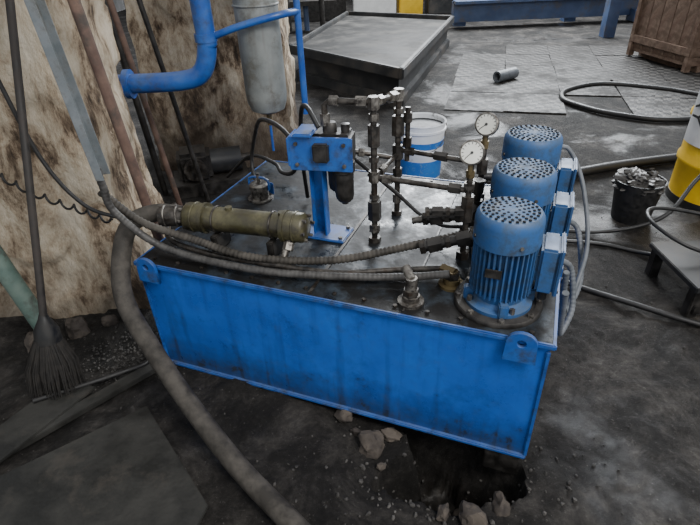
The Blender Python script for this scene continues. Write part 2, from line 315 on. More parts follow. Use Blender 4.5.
def lug(name,u,s=1):
    cu=bpy.data.curves.new(name,'CURVE'); cu.dimensions='2D'; cu.fill_mode='BOTH'; cu.extrude=.006; cu.bevel_depth=.001
    def sp(pts):
        q_=cu.splines.new('POLY'); q_.points.add(len(pts)-1)
        for q,p in zip(q_.points,pts): q.co=(p[0]*s,p[1]*s,0,1)
        q_.use_cyclic_u=True
    sp([(-.055,-.07),(.055,-.07)]+[(.05*math.cos(a),.01+.045*math.sin(a)) for a in [i*math.pi/12 for i in range(13)]])
    sp([(.017*math.cos(i*math.pi/10),.012+.017*math.sin(i*math.pi/10)) for i in range(20)])
    o=bpy.data.objects.new(name,cu); COL.objects.link(o); cu.materials.append(M['bluebr']); o.parent=T
    o.location=(u,-.022,TZ-.012); o.rotation_euler=(math.radians(90),0,0)
lug('lifting_lug_a',.06,.85); lug('lifting_lug_b',TL-.085,.9)
# ------------------------------------------------------------ motors
def motor(u,v,ztop,r):
    P=unit('electric_motor'); z0=TZ
    lathe('base_flange',[(0,0),(r*1.42,0),(r*1.42,.012),(r*1.38,.018),(r*1.2,.018),(r*1.2,.014),(0,.014)],'dark',P,origin=(u,v,z0))
    for i in range(8):
        a=i*math.pi/4+.2; x=u+r*1.3*math.cos(a); y=v+r*1.3*math.sin(a)
        hexnut('flange_bolt_%d'%i,(x,y,z0+.014),(x,y,z0+.028),.010,'zinc',P)
    lathe('drive_end_bell',[(0,.012),(r*1.08,.012),(r*1.08,.026),(r*.9,.032),(r*.82,.045),(r*.86,.075),(0,.08)],'motor',P,origin=(u,v,z0))
    for i in range(4):
        a=i*math.pi/2+.25; x=u+r*.96*math.cos(a); y=v+r*.96*math.sin(a)
        box('bell_foot_%d'%i,(x,y,z0+.04),(.034,.03,.05),'motor',P,rot=(0,0,a)); hexnut('bell_bolt_%d'%i,(u+r*1.0*math.cos(a+.3),v+r*1.0*math.sin(a+.3),z0+.026),(u+r*1.0*math.cos(a+.3),v+r*1.0*math.sin(a+.3),z0+.045),.009,'zinc',P)
    bm=bmesh.new(); nf=36; zb=z0+.07; zt=ztop-.085
    prof=[]
    for i in range(nf):
        for k,(rr,off) in enumerate([(.82,0),(.82,.5),(.98,.6),(.98,.88)]):
            a=2*math.pi*(i+off)/nf; prof.append((u+r*rr*math.cos(a),v+r*rr*math.sin(a)))
    lo=[bm.verts.new((x,y,zb)) for x,y in prof]; hi=[bm.verts.new((x,y,zt)) for x,y in prof]
    n=len(prof)
    for i in range(n): bm.faces.new((lo[i],lo[(i+1)%n],hi[(i+1)%n],hi[i]))
    bm.faces.new(hi); bm.faces.new(lo[::-1])
    finish('finned_stator',bm,'motor',P,smooth=False)
    h=.1
    lathe('fan_cowl',[(r*.9,-h),(r*1.02,-h),(r*1.02,-.03),(r*.99,-.012),(r*.92,-.002),(r*.9,.0)],'motor',P,origin=(u,v,ztop))
    lathe('cowl_crown',[(r*.9,0),(r*.28,.003),(0,.003)],'crown',P,origin=(u,v,ztop))
    for ring,(R,n) in enumerate([(.24,7),(.38,11),(.52,16),(.66,20),(.8,25)]):
        for i in range(n):
            a=2*math.pi*(i+.5*(ring%2))/n; x=u+r*R*math.cos(a); y=v+r*R*math.sin(a)
            cyl('vent_%d_%d'%(ring,i),(x,y,ztop-.006),(x,y,ztop+.0036),r*.046,'vent',P,seg=8)  # solid discs, coloured dark in place of open holes
    for i in range(4):
        a=i*math.pi/2+.5; x=u+r*1.02*math.cos(a);y=v+r*1.02*math.sin(a)
        cyl('cowl_screw_%d'%i,(x,y,ztop-.075),(x+.004*math.cos(a),y+.004*math.sin(a),ztop-.075),.006,'zinc',P,seg=10)
    zc=(z0+ztop)/2-.01
    box('terminal_neck',(u+r*.92,v+.03,zc),(.05,.09,.09),'motor',P)
    box('terminal_box',(u+r*.92+.04,v+.03,zc),(.055,.12,.16),'motor',P,bev=.008)
    box('terminal_lid',(u+r*.92+.073,v+.03,zc),(.012,.13,.17),'motor',P,bev=.005)
    for i,(a,b_) in enumerate([(-.05,-.07),(.05,-.07),(-.05,.07),(.05,.07)]): cyl('lid_screw_%d'%i,(u+r*.92+.078,v+.03+a,zc+b_),(u+r*.92+.083,v+.03+a,zc+b_),.005,'zinc',P,seg=8)
    cyl('cable_gland',(u+r*.92+.04,v+.0,zc-.08),(u+r*.92+.04,v+.0,zc-.115),.014,'black',P)
    box('rating_plate',(u-.02,v-r*.985,zc+.01),(.05,.006,.03),'dark',P,bev=.001)
    return (u+r*.92+.04,v,zc-.11)
g1=motor(1.365,.16,.885,.101); g2=motor(1.38,.46,.90,.106); g3=motor(1.385,.77,.92,.108)
C=unit('motor_cable_conduit')
tube('conduit_a',[g3,(g3[0]+.03,g3[1],g3[2]-.04),(1.62,.78,.52),(1.66,.66,.36),(1.62,.52,.30),(1.59,.42,.40),(1.575,.38,.56)],.011,'sconduit',C,rib=.06)
tube('conduit_b',[g2,(g2[0]+.03,g2[1],g2[2]-.04),(1.60,.5,.50),(1.63,.45,.36),(1.60,.36,.30),(1.585,.3,.42),(1.575,.25,.56)],.011,'sconduit',C,rib=.06)
tube('conduit_c',[(1.46,.9,.80),(1.52,.92,.82),(1.60,.88,.7),(1.66,.74,.5),(1.64,.58,.38),(1.6,.5,.2)],.009,'sconduit',C)
# ------------------------------------------------------------ oil cooler
O=unit('oil_cooler'); zc=.665
c0=Vector((.125,.185,zc)); c1=Vector((.645,.235,zc)); ax=(c1-c0).normalized()
cyl('cooler_shell',c0+ax*.06,c1-ax*.06,.049,'olive',O,seg=32)
cap=[(0,0),(.03,0),(.052,.01),(.058,.02),(.058,.085),(.062,.085),(.062,.10),(.048,.10)]
lathe('end_cap_a',cap,'olive',O,origin=c0,axis=ax)
lathe('end_cap_b',cap,'olive',O,origin=c1,axis=-ax)
for nm,c,s in (('a',c0,1),('b',c1,-1)):
    torus('cap_ring_'+nm,c+ax*s*.05,.058,.004,'olive',O,axis=ax)
    for i in range(6):
        a=i*math.pi/3; o=Vector((0,math.cos(a)*.048,math.sin(a)*.048)); hexnut('cap_bolt_%s%d'%(nm,i),c+o+ax*s*.012,c+o-ax*s*.004,.007,'zinc',O)
for i,t in enumerate((.2,.42)):
    p=c0+ax*t; cyl('port_%d'%i,p,p+Vector((0,-.0,.06)),.014,'olive',O)
for i,t in enumerate((.14,.38)):
    p=c0+ax*t; box('saddle_%d'%i,(p.x,p.y,TZ+.035),(.03,.10,.07),'dark',O); torus('clamp_%d'%i,p,.051,.004,'steel',O,axis=ax)
p=c1-ax*.06
cyl('outlet_stub',p+Vector((0,-.02,-.02)),p+Vector((-.01,-.085,-.09)),.014,'zinc',O)
hexnut('outlet_nut',p+Vector((0,-.045,-.045)),p+Vector((.0,-.065,-.067)),.021,'zinc',O)
# ------------------------------------------------------------ return filter on blue bracket
F=unit('pressure_filter'); fu,fv=.635,.42
box('foot_plate',(fu,fv,TZ+.006),(.20,.13,.012),'bluebr',F)
for i,(a,b_) in enumerate([(-.08,-.045),(.08,-.045),(-.08,.045),(.08,.045)]): hexnut('foot_bolt_%d'%i,(fu+a,fv+b_,TZ+.012),(fu+a,fv+b_,TZ+.022),.009,'zinc',F)
box('post_web',(fu-.012,fv,.70),(.058,.010,.32),'bluebr',F,bev=.002)
box('post_flange_l',(fu-.038,fv-.018,.70),(.006,.04,.32),'bluebr',F,bev=.002)
box('post_flange_r',(fu+.014,fv-.018,.70),(.006,.04,.32),'bluebr',F,bev=.002)
box('gusset',(fu-.012,fv+.03,.6),(.008,.06,.12),'bluebr',F)
Fh=empty('filter_head_group',(fu+.02,fv-.02,0),math.radians(9)); Fh.parent=F
box('front_plate',(0,-.045,.915),(.24,.012,.13),'bluebr',Fh,bev=.003)
box('filter_head',(.0,.015,.925),(.225,.10,.12),'dark',Fh,bev=.012)
box('top_strap',(-.06,-.01,.99),(.07,.12,.014),'bluebr',Fh,bev=.004)
box('side_cheek',(-.12,.0,.92),(.012,.11,.11),'bluebr',Fh,bev=.003)
box('centre_block',(.005,-.058,.925),(.06,.03,.07),'dark',Fh,bev=.006)
for i,(a,b_) in enumerate([(-.09,-.04),(.09,-.04),(-.09,.04),(.09,.04)]): hexnut('plate_bolt_%d'%i,(a,-.051,.915+b_),(a,-.06,.915+b_),.008,'zinc',Fh)
lathe('indicator_knob',[(0,0),(.024,0),(.024,.025),(.018,.035),(0,.037)],'dark',Fh,origin=(.03,.01,.985))
lathe('indicator_knob_small',[(0,0),(.016,0),(.016,.03),(0,.034)],'dark',Fh,origin=(.085,.01,.985))
for i,(du,dv,zl) in enumerate([(.075,-.0,.71),(.03,.075,.72)]):
    lathe('filter_bowl_%d'%i,[(0,zl),(.024,zl),(.034,zl+.012),(.037,zl+.03),(.037,.83),(.043,.835),(.043,.875),(0,.875)],'dark',Fh,origin=(du,dv,0))
    hexnut('bowl_nut_%d'%i,(du,dv,zl-.012),(du,dv,zl+.002),.014,'steel',Fh)
# ------------------------------------------------------------ filler cap
B=unit('filler_cap'); bu,bv=.20,.64
lathe('cap_neck',[(0,0),(.06,0),(.06,.008),(.042,.01),(.042,.05),(.048,.052),(.048,.075),(.04,.082),(0,.085)],'zinc',B,origin=(bu,bv,TZ))
tube('cap_handle',[(bu-.05,bv,TZ+.05),(bu-.05,bv,TZ+.10),(bu+.0,bv,TZ+.11),(bu+.05,bv,TZ+.10),(bu+.05,bv,TZ+.05)],.006,'bluebr',B)
box('cap_bracket',(bu-.02,bv+.06,TZ+.03),(.12,.012,.06),'bluebr',B)
cyl('cap_screw',(bu,bv,TZ+.08),(bu,bv,TZ+.13),.008,'zinc',B)
# ------------------------------------------------------------ pipework
K=unit('hydraulic_pipework')
PA=(.848,.42); PB=(.868,.67); G1=(1.22,.61); G2=(1.205,.40)
def stand(tag,q,z0,z1,r,fit):
    u,v=q
    cyl('riser_'+tag,(u,v,z0),(u,v,z1),r,'steel',K)
    for i,(za,zb,rr,mm) in enumerate(fit): hexnut('fit_%s%d'%(tag,i),(u,v,za),(u,v,zb),rr,mm,K)
stand('a',PA,TZ,1.11,.012,[(.54,.56,.026,'steel'),(.585,.62,.022,'zinc'),(.64,.72,.027,'dark'),(.73,.75,.020,'zinc'),(.80,.845,.022,'zinc'),(.88,.90,.019,'steel'),(.94,1.02,.022,'steel'),(1.035,1.06,.019,'zinc'),(1.075,1.12,.022,'zinc')])
stand('b',PB,TZ,1.08,.012,[(.54,.56,.024,'steel'),(.60,.64,.02,'zinc'),(.72,.76,.02,'steel'),(.80,.86,.023,'dark'),(.9,.98,.026,'steel'),(.99,1.01,.02,'zinc'),(1.04,1.085,.022,'zinc')])
stand('c',(.91,.66),.80,1.02,.010,[(.86,.9,.018,'steel'),(.96,1.0,.018,'steel')])
stand('g1',G1,TZ,.95,.011,[(.54,.57,.024,'steel'),(.62,.72,.024,'dark'),(.74,.77,.02,'zinc'),(.80,.86,.022,'steel'),(.9,.93,.016,'brass')])
stand('g2',G2,TZ,.92,.011,[(.54,.57,.026,'steel'),(.60,.66,.024,'dark'),(.70,.80,.024,'steel'),(.82,.85,.02,'zinc'),(.87,.895,.016,'brass')])
stand('g3',(1.225,.50),TZ,.82,.014,[(.56,.66,.028,'dark'),(.68,.74,.024,'steel'),(.77,.82,.024,'dark')])
def run(tag,pts,r,mm='steel',fits=()):
    tube('run_'+tag,pts,r,mm,K,smooth=False,seg=12)
    for i,(k,t0,t1,rr,m2) in enumerate(fits):
        a=Vector(pts[k]);b=Vector(pts[k+1]); d=b-a; hexnut('fit_%s%d'%(tag,i),a+d*t0,a+d*t1,rr,m2,K)
run('top',[(.67,.40,.98),(.67,.40,1.085),(.69,.40,1.10),(*PA,1.10)],.012,'steel',[(0,.3,.7,.018,'zinc'),(2,.0,.2,.02,'zinc'),(2,.6,.85,.02,'zinc')])
run('ab',[(*PA,1.10),(*PB,1.06)],.012,'steel',[(0,.1,.3,.02,'zinc'),(0,.6,.85,.021,'zinc')])
run('ab2',[(*PA,.82),(*PB,.82)],.010,'steel',[(0,.2,.4,.018,'zinc')])
run('mid',[(*PA,.82),(*G2,.82)],.011,'steel',[(0,.1,.2,.019,'zinc'),(0,.8,.92,.02,'dark')])
run('back',[(*PB,.84),(*G1,.84)],.010,'steel',[(0,.1,.2,.018,'steel'),(0,.45,.6,.019,'dark')])
run('back2',[(.66,.56,.86),(*PB,.80)],.010,'steel',[(0,.3,.4,.018,'zinc')])
run('g12',[(*G2,.72),(1.225,.50,.72),(*G1,.72)],.013,'steel')
run('m1',[(*G2,.62),(1.225,.46,.62)],.016,'dark')
for tag,a,b,r in (('x',(1.04,.43,.665),(1.21,.45,.70),.026),('y',(1.06,.31,.61),(1.24,.36,.66),.027),('z',(1.06,.37,.73),(1.21,.40,.74),.018)):
    a=Vector(a);b=Vector(b);d=b-a
    cyl('check_valve_'+tag,a,b,r*.72,'dark',K)
    for i,(t0,t1,s) in enumerate([(0,.1,1.05),(.16,.42,1.15),(.48,.58,.95),(.7,.95,1.15)]): hexnut('cv_%s%d'%(tag,i),a+d*t0,a+d*t1,r*s,'dark' if i%2 else 'steel',K)
cyl('valve_knob',(1.04,.43,.665),(1.0,.425,.655),.014,'zinc',K)
for tag,u,v,h in (('p',1.09,.07,.10),('q',1.20,.21,.06)):
    lathe('port_boss_'+tag,[(0,0),(.045,0),(.045,.01),(.03,.012),(.03,.03),(.02,.032),(.02,h),(0,h)],'zinc' if tag=='p' else 'brass',K,origin=(u,v,TZ))
    hexnut('port_nut_'+tag,(u,v,TZ+.03),(u,v,TZ+.055),.027,'steel',K)
cyl('elbow_p',(1.09,.07,TZ+.09),(1.06,.11,TZ+.11),.016,'zinc',K)
hexnut('elbow_q',(1.16,.23,TZ+.05),(1.21,.21,TZ+.05),.02,'brass',K)
tube('return_tube',[(-.02,.30,.64),(.05,.14,.585),(.25,.10,.565),(.55,.105,.562),(.8,.13,.562),(1.0,.2,.57),(1.17,.23,.59)],.011,'steel',K)
def gauge(u,v,z,r,yaw):
    G=unit('pressure_gauge'); n=(Matrix.Rotation(-YAW,4,'Z')@Vector((yaw,-.9,.34))).normalized()
    lathe('gauge_case',[(0,-.03),(r*.9,-.03),(r,-.022),(r,.004),(r*.88,.006),(r*.88,.001),(0,.001)],'zinc',G,origin=(u,v,z),axis=n)
    lathe('gauge_dial',[(0,.0025),(r*.87,.0025),(r*.87,0),(0,0)],'gwhite',G,origin=(u,v,z),axis=n)
    R=frame_from(n)
    for i in range(13):
        a=math.radians(225-i*22.5); a0=Vector((math.cos(a)*r*.66,math.sin(a)*r*.66,.0032)); a1=Vector((math.cos(a)*r*.82,math.sin(a)*r*.82,.0032))
        cyl('tick_%d'%i,Vector((u,v,z))+R@a0,Vector((u,v,z))+R@a1,.0011,'ink',G,seg=6)
    cyl('needle',Vector((u,v,z))+R@Vector((0,0,.0035)),Vector((u,v,z))+R@Vector((-r*.5,-r*.45,.0035)),.0014,'ink',G,seg=6)
    cyl('needle_hub',Vector((u,v,z))+R@Vector((0,0,.002)),Vector((u,v,z))+R@Vector((0,0,.005)),.005,'ink',G,seg=12)
    cyl('gauge_stem',(u,v,z-r*.9),(u,v,z-r-.035),.009,'brass',G)
gauge(1.22,.60,.995,.042,-.5); gauge(1.205,.385,.965,.042,-.15)
# ------------------------------------------------------------ hoses
Hh=empty('drain_hose')
e=W(.125,.185,zc)
tube('hose_body',[e+Vector((.02,0,0)),(-.78,1.865,.67),(-.875,1.81,.645),(-.90,1.70,.54),(-.88,1.60,.42),(-.775,1.48,.287),(-.615,1.31,.154),(-.41,1.09,.075),(-.215,.90,.045),(-.07,.74,.04),(.05,.55,.04)],.036,'hose',Hh,seg=24,rib=0)
cyl('hose_coupling',e+Vector((-.10,-.0,.003)),e+Vector((.01,0,0)),.041,'steel',Hh)
for k in (-.08,-.03): torus('hose_clamp_%d'%(k*-100),e+Vector((k,-.0,.002)),.042,.004,'zinc',Hh,axis=(1,.05,0))
Hs=empty('spring_guard_hose')
tube('hose_body',[(.565,1.715,.665),(.45,1.67,.63),(.21,1.63,.60),(-.07,1.60,.575),(-.37,1.63,.585),(-.616,1.73,.62),(-.79,1.736,.70),(-.90,1.72,.84)],.015,'hose',Hs,rib=.07)
hexnut('hose_nut',(.53,1.70,.652),(.60,1.725,.67),.024,'dark',Hs)
Hc=empty('flexible_conduit')
tube('conduit_body',[(-.875,1.70,.93),(-.872,1.70,.86),(-.858,1.70,.76),(-.706,1.69,.606),(-.37,1.565,.575),(-.074,1.50,.572),(.18,1.47,.575),(.34,1.44,.60)],.014,'conduit',Hc,rib=.03)
Hb=unit('black_hose')
tube('hose_a',[(.54,.40,.93),(.44,.46,.97),(.28,.6,.94),(.15,.75,.82),(.08,.8,.68),(.10,.76,.6),(.16,.7,.57)],.009,'black',Hb)
tube('hose_b',[(.56,.38,.88),(.46,.5,.76),(.34,.62,.70),(.2,.8,.66),(-.05,.98,.6),(-.3,1.1,.4)],.009,'black',Hb)
tube('hose_c',[(.64,.40,1.0),(.58,.44,1.06),(.50,.55,1.0),(.45,.62,.8),(.43,.68,.56)],.009,'black',Hb)
tube('hose_d',[(.72,.45,.9),(.9,.55,.70),(1.0,.55,.62),(1.1,.52,.60),(1.2,.5,.62)],.008,'black',Hb)
# ------------------------------------------------------------ columns
def column(name,x0,x1,y0,y1,h,m,flare):
    bm=bmesh.new(); nx,ny,nz=40,20,110
    def pt(x,y,z):
        p=Vector((x,y,z)); c=Vector(((x0+x1)/2,(y0+y1)/2,z))
        k=flare*max(0,1-z/.7)**2
        d=(p-c); d.z=0
        n1=noise.noise(p*2.3)*.035+noise.noise(p*7)*.018+noise.noise(p*17)*.008
        s=noise.noise(p*4+Vector((9,3,1)))
        if s>.12: n1-=.022
        return p+d.normalized()*(n1+k)
    grid={}
    def vert(i,j,k):
        key=(i,j,k)
        if key not in grid: grid[key]=bm.verts.new(pt(x0+(x1-x0)*i/nx,y0+(y1-y0)*j/ny,-.05+h*k/nz))
        return grid[key]
    for k in range(nz):
        for i in range(nx):
            for j in (0,ny): bm.faces.new((vert(i,j,k),vert(i+1,j,k),vert(i+1,j,k+1),vert(i,j,k+1)))
        for j in range(ny):
            for i in (0,nx): bm.faces.new((vert(i,j,k),vert(i,j+1,k),vert(i,j+1,k+1),vert(i,j,k+1)))
    for i in range(nx):
        for j in range(ny): bm.faces.new((vert(i,j,nz),vert(i+1,j,nz),vert(i+1,j+1,nz),vert(i,j+1,nz)))
    return finish(name,bm,m,angle=60)
column('concrete_column',-2.1,-1.07,2.12,2.68,3.2,'conc1',.05)
column('concrete_column.001',-1.5,-.42,4.0,4.7,3.4,'conc2',.04)
# ------------------------------------------------------------ pipes by the columns
Bp=empty('blue_water_pipe')
tube('main_run',[(-1.5,2.85,.955),(-1.15,2.85,.955),(-.86,2.85,.96),(-.745,2.85,1.0),(-.695,2.85,1.12),(-.69,2.85,1.3),(-.69,2.85,2.6)],.05,'pipeblue',Bp,seg=24)
cyl('flange',(-1.16,2.85,.955),(-1.13,2.85,.955),.075,'pipeblue',Bp)
cyl('coupling_ring',(-.692,2.85,1.15),(-.692,2.85,1.19),.057,'pipeblue',Bp)
tube('branch_pipe',[(-.66,2.85,1.17),(-.5,2.82,1.22),(-.3,2.84,1.26),(-.22,2.97,1.26)],.018,'pipeblue',Bp)
tube('drop_pipe',[(-.22,2.97,2.6),(-.22,2.97,1.3),(-.22,2.97,.72)],.018,'pipeblue',Bp)
Cy=empty('air_receiver_cylinder')
lathe('cylinder_body',[(0,.73),(.05,.735),(.095,.755),(.112,.80),(.116,.84),(.116,2.5),(.08,2.56),(0,2.56)],'cyl',Cy,origin=(-.435,2.98,0),seg=40)
cyl('drain_valve',(-.435,2.98,.745),(-.435,2.98,.66),.016,'brass',Cy); cyl('drain_pipe',(-.435,2.98,.67),(-.435,2.98,.5),.008,'pipeblue',Cy)
torus('cylinder_band',(-.435,2.98,1.30),.117,.006,'cyl',Cy)
box('mount_arm',(-.435,3.55,1.9),(.06,1.0,.06),'dark',Cy)
cyl('second_cylinder_pipe',(-.30,3.3,1.36),(-.30,3.3,2.4),.08,'cyl',Cy)
cyl('rusty_pipe',(-.83,2.02,-.02),(-.945,1.95,2.2),.021,'rust')
cyl('rusty_pipe.001',(-1.15,3.2,-.02),(-1.35,3.2,2.2),.018,'rust')
cyl('rusty_pipe.002',(-1.0,3.35,-.02),(-1.25,3.3,2.2),.016,'dark')
cyl('rusty_pipe.003',(-1.35,3.5,-.02),(-1.45,3.45,2.2),.022,'dark')
cyl('green_pipe',(-1.40,1.84,-.02),(-1.66,1.95,1.0),.04,'green')
Sc=empty('pump_machine',(-1.02,3.62,0),.25)
box('machine_base',(0,0,.05),(.55,.32,.10),'dark',Sc); box('gear_case',(-.1,0,.2),(.24,.24,.22),'dark',Sc,bev=.03)
cyl('pump_body',(.02,0,.2),(.24,0,.2),.09,'tray',Sc); cyl('pump_shaft',(.2,0,.2),(.32,0,.2),.03,'steel',Sc)
cyl('case_cover',(-.1,-.12,.2),(-.1,-.15,.2),.08,'steel',Sc)
Ch=empty('cable_channel')
def chan(a,b,w):
    a=Vector(a);b=Vector(b); L=(b-a).length; mid=(a+b)/2
    R=(b-a).to_track_quat('Z','Y').to_matrix().to_4x4()
    for nm,off,s in (('web',(0,0,0),(w,.004,L)),('lip_l',(-w/2,.012,0),(.004,.028,L)),('lip_r',(w/2,.012,0),(.004,.028,L)),('fold_l',(-w/2+.008,-.004,0),(.004,.006,L)),('fold_r',(w/2-.008,-.004,0),(.004,.006,L))):
        o=box(nm,(0,0,0),s,'galv',Ch,bev=.001); o.matrix_local=Matrix.Translation(mid)@R@Matrix.Translation(off)
    for i in range(int(L/.07)):
      for sd in (-1,1):
        o=box('slot_%d'%i,(0,0,0),(.009,.002,.022),'black',Ch,bev=.001); o.matrix_local=Matrix.Translation(a)@R@Matrix.Translation((0,sd*.0025,.04+i*.07))
chan((-.872,1.70,.90),(-.945,1.70,2.1),.060)
pts=[]
path=smoothpath([(-1.62,1.98,1.02),(-1.45,1.96,.86),(-1.3,1.96,.74),(-1.12,1.94,.66),(-.98,1.9,.62)],.01)
for i,p in enumerate(path):
    a=i*1.1; pts.append(p+Vector((0,math.cos(a)*.014,math.sin(a)*.014)))
tube('coiled_cable',pts,.005,'black',seg=8,step=.006)
tube('hanging_cable',[(-1.22,1.9,1.8),(-1.24,1.9,1.5),(-1.22,1.9,1.2),(-1.16,1.88,.9),(-1.05,1.86,.72),(-.9,1.84,.66)],.008,'black')
# broom
Br=empty('broom')
cyl('handle',(-1.205,1.57,.36),(-1.095,2.03,1.65),.014,'handle',Br)
lathe('ferrule',[(0,0),(.05,0),(.045,.05),(.02,.10),(.014,.12),(0,.12)],'black',Br,origin=(-1.212,1.56,.28),axis=(.07,.2,1))
bm=bmesh.new()
for i in range(560):
    a=random.random()*6.283; q=math.sqrt(random.random()); t=Vector((-1.212+.04*q*math.cos(a),1.56+.04*q*math.sin(a),.31))
    l=.29+random.uniform(-.06,.0)
    b=Vector((-1.25+.105*q*math.cos(a)+random.uniform(-.018,.018),1.53+.075*q*math.sin(a)+random.uniform(-.015,.015),.31-l))
    mid=(t+b)/2+Vector((.022*math.cos(a),.022*math.sin(a),0))
    prev=None
    for p,w in ((t,.003),(mid,.003),(b,.0015)):
        ring=[bm.verts.new(p+Vector((w*math.cos(k*2.094),w*math.sin(k*2.094),0))) for k in range(3)]
        if prev:
            for k in range(3): bm.faces.new((prev[k],prev[(k+1)%3],ring[(k+1)%3],ring[k]))
        prev=ring
finish('bristles',bm,'bristle',Br)
# ------------------------------------------------------------ scrap plates & rubble
prism('steel_sheet',[(-.84,1.42),(-.50,.98),(-.62,.55),(-1.1,.55),(-1.45,1.0)],.028,.038,'plate',bev=.003)
prism('steel_strip',[(-1.23,1.60),(-1.08,1.52),(-1.33,1.10),(-1.46,1.20)],.04,.052,'plate',bev=.003)
prism('steel_strip.001',[(-.86,1.70),(-.82,1.66),(-1.28,1.22),(-1.32,1.26)],.02,.045,'plate',bev=.003)
def rocks(name,lst,m,parent=None):
    bm=bmesh.new()
    for x,y,z,r in lst:
        g=bmesh.ops.create_icosphere(bm,subdivisions=3 if r>.02 else 1,radius=1)
        sx,sy,sz=[random.uniform(.7,1.25) for _ in range(3)]; o=Vector([random.random()*50 for _ in range(3)])
        Rr=Euler((random.random()*6,random.random()*6,random.random()*6)).to_matrix()
        for v in g['verts']:
            c=v.co.copy(); k=1+.45*noise.noise(c*1.3+o)+.12*noise.noise(c*4+o)
            v.co=Rr@Vector((c.x*sx*k,c.y*sy*k,c.z*sz*.75*k))*r+Vector((x,y,z))
    return finish(name,bm,m,smooth=True,angle=25,parent=parent)
def rk(x,y,r): return (x,y,fh(x,y)+r*.35,r)
rocks('concrete_rubble',[rk(.05,1.24,.055),rk(-.05,1.37,.035),rk(.36,.93,.05),rk(.08,1.15,.02),rk(.0,1.3,.022),rk(.13,1.29,.035),rk(.47,.98,.035),rk(.27,.95,.025),rk(.33,1.15,.05),rk(.42,1.2,.04),rk(.25,1.2,.035),rk(.52,1.05,.025)],'rock')
rocks('wall_rubble',[rk(-1.35,1.95,.06),rk(-1.2,1.99,.035),rk(-1.5,1.85,.07)],'rock')
lst=[]
for i in range(1100):
    x=random.uniform(-1.6,2.2); y=random.uniform(.5,3.2)
    l=Rm.inverted()@Vector((x,y,0))
    if -.02<l.x<TL+.02 and 0<l.y<TD: continue
    r=random.choice([.002,.003,.003,.004,.006]); lst.append((x,y,fh(x,y)+r*.3,r))
for i in range(500):
    x=random.gauss(-1.0,.18); y=random.gauss(1.78,.10); r=random.uniform(.002,.008); lst.append((x,y,fh(x,y)+r*.3,r))
for i in range(260):
    x=random.gauss(.28,.22); y=random.gauss(1.08,.12); r=random.uniform(.003,.011); lst.append((x,y,fh(x,y)+r*.3,r))
rocks('gravel_bits',lst,'gravel',FL)
# ------------------------------------------------------------ bucket
Bk=empty('plastic_bucket',(.56,3.62,0))
lathe('bucket_shell',[(0,0),(.145,0),(.150,.01),(.168,.38),(.178,.385),(.178,.40),(.171,.402),(.171,.435),(.178,.44),(.174,.448),(.164,.44),(.160,.38),(.143,.02),(0,.02)],'white',Bk,seg=48)
lathe('blue_band',[(.1525,.04),(.1590,.18),(.1605,.18),(.154,.04)],'bucketblue',Bk,seg=48)
lathe('blue_stripe',[(.1640,.275),(.1662,.32),(.1676,.32),(.1655,.275)],'bucketblue',Bk,seg=48)
lathe('oil_surface',[(0,.41),(.161,.41),(.161,.40)],'oil',Bk,seg=40)
tube('bucket_handle',[(.18*math.cos(a),-.18*math.sin(a)*.9,.41-.16*math.sin(a)) for a in [i*math.pi/8 for i in range(9)]],.003,'zinc',Bk,seg=8)
# ------------------------------------------------------------ steel tray
Tr=empty('steel_tray')
poly=[Vector(p) for p in ((.60,5.35),(1.78,8.8),(.15,9.9),(-.62,6.9))]
cen=sum(poly,Vector((0,0)))/4
def inset(k): return [tuple(cen+(p-cen)*k) for p in poly]
prism('tray_body',inset(.94),.10,.32,'tray',Tr)
prism('tray_deck',inset(.985),.32,.37,'traytop',Tr)
for i in range(4):
    a=poly[i];b=poly[(i+1)%4]; m_=(a+b)/2; d=b-a; L=d.length; ang=math.atan2(d.y,d.x)
    box('rim_%d'%i,(m_.x,m_.y,.375),(L+.05,.06,.11),'tray',Tr,rot=(0,0,ang),bev=.01)
    box('skid_%d'%i,(m_.x*.94+cen.x*.06,m_.y*.94+cen.y*.06,.05),(L*.93,.10,.12),'tray',Tr,rot=(0,0,ang),bev=.01)
# ------------------------------------------------------------ floor plates
Gp=empty('floor_grating',(1.05,5.3,0),math.radians(-16))
for i in range(5):
    for j in range(5):
        if (i,j) in ((0,4),(2,0),(4,3)): continue
        z=.004+random.uniform(0,.008)
        box('plate_%d_%d'%(i,j),(.3+i*.605+random.uniform(-.01,.01),.35+j*.705,z),(.602,.702,.012),'grate',Gp,rot=(random.uniform(-.004,.004),0,random.uniform(-.02,.02)),bev=.002)
Sp=empty('pipe_offcut',(1.98,6.35,.08),.6)
lathe('offcut_wall',[(.045,-.16),(.065,-.16),(.065,.16),(.045,.16),(.045,-.16)],'sconduit',Sp,axis=(1,0,0),seg=24)
# ------------------------------------------------------------ brown crate
Co=empty('wooden_crate',(4.85,6.95,0),math.radians(8))
box('crate_base',(0,0,.12),(1.6,1.1,.06),'contain',Co)
for i in range(8):
    x=-.7+i*.2
    for s in (-1,1): box('board_%d_%d'%(i,s),(x,s*.53,.66),(.194,.025,1.06),'contain',Co,rot=(0,random.uniform(-.006,.006),0),bev=.003)
for i in range(5):
    y=-.42+i*.21
    for s in (-1,1): box('endboard_%d_%d'%(i,s),(s*.79,y,.66),(.025,.204,1.06),'contain',Co,bev=.003)
for z in (.25,1.14):
    for s in (-1,1):
        box('rail_f%d_%d'%(z*100,s),(0,s*.56,z),(1.66,.035,.09),'contain',Co); box('rail_s%d_%d'%(z*100,s),(s*.82,0,z),(.035,1.14,.09),'contain',Co)
for sx in (-1,1):
    for sy in (-1,1): box('corner_post_%d_%d'%(sx,sy),(sx*.8,sy*.54,.62),(.07,.07,1.18),'contain',Co)
for x in (-.6,0,.6): box('skid_%d'%(x*10),(x,0,.045),(.12,1.1,.09),'contain',Co)
box('orange_stripe',(-.35,-.547,.45),(.18,.006,.07),'orange',Co,rot=(0,.5,0),bev=.002)
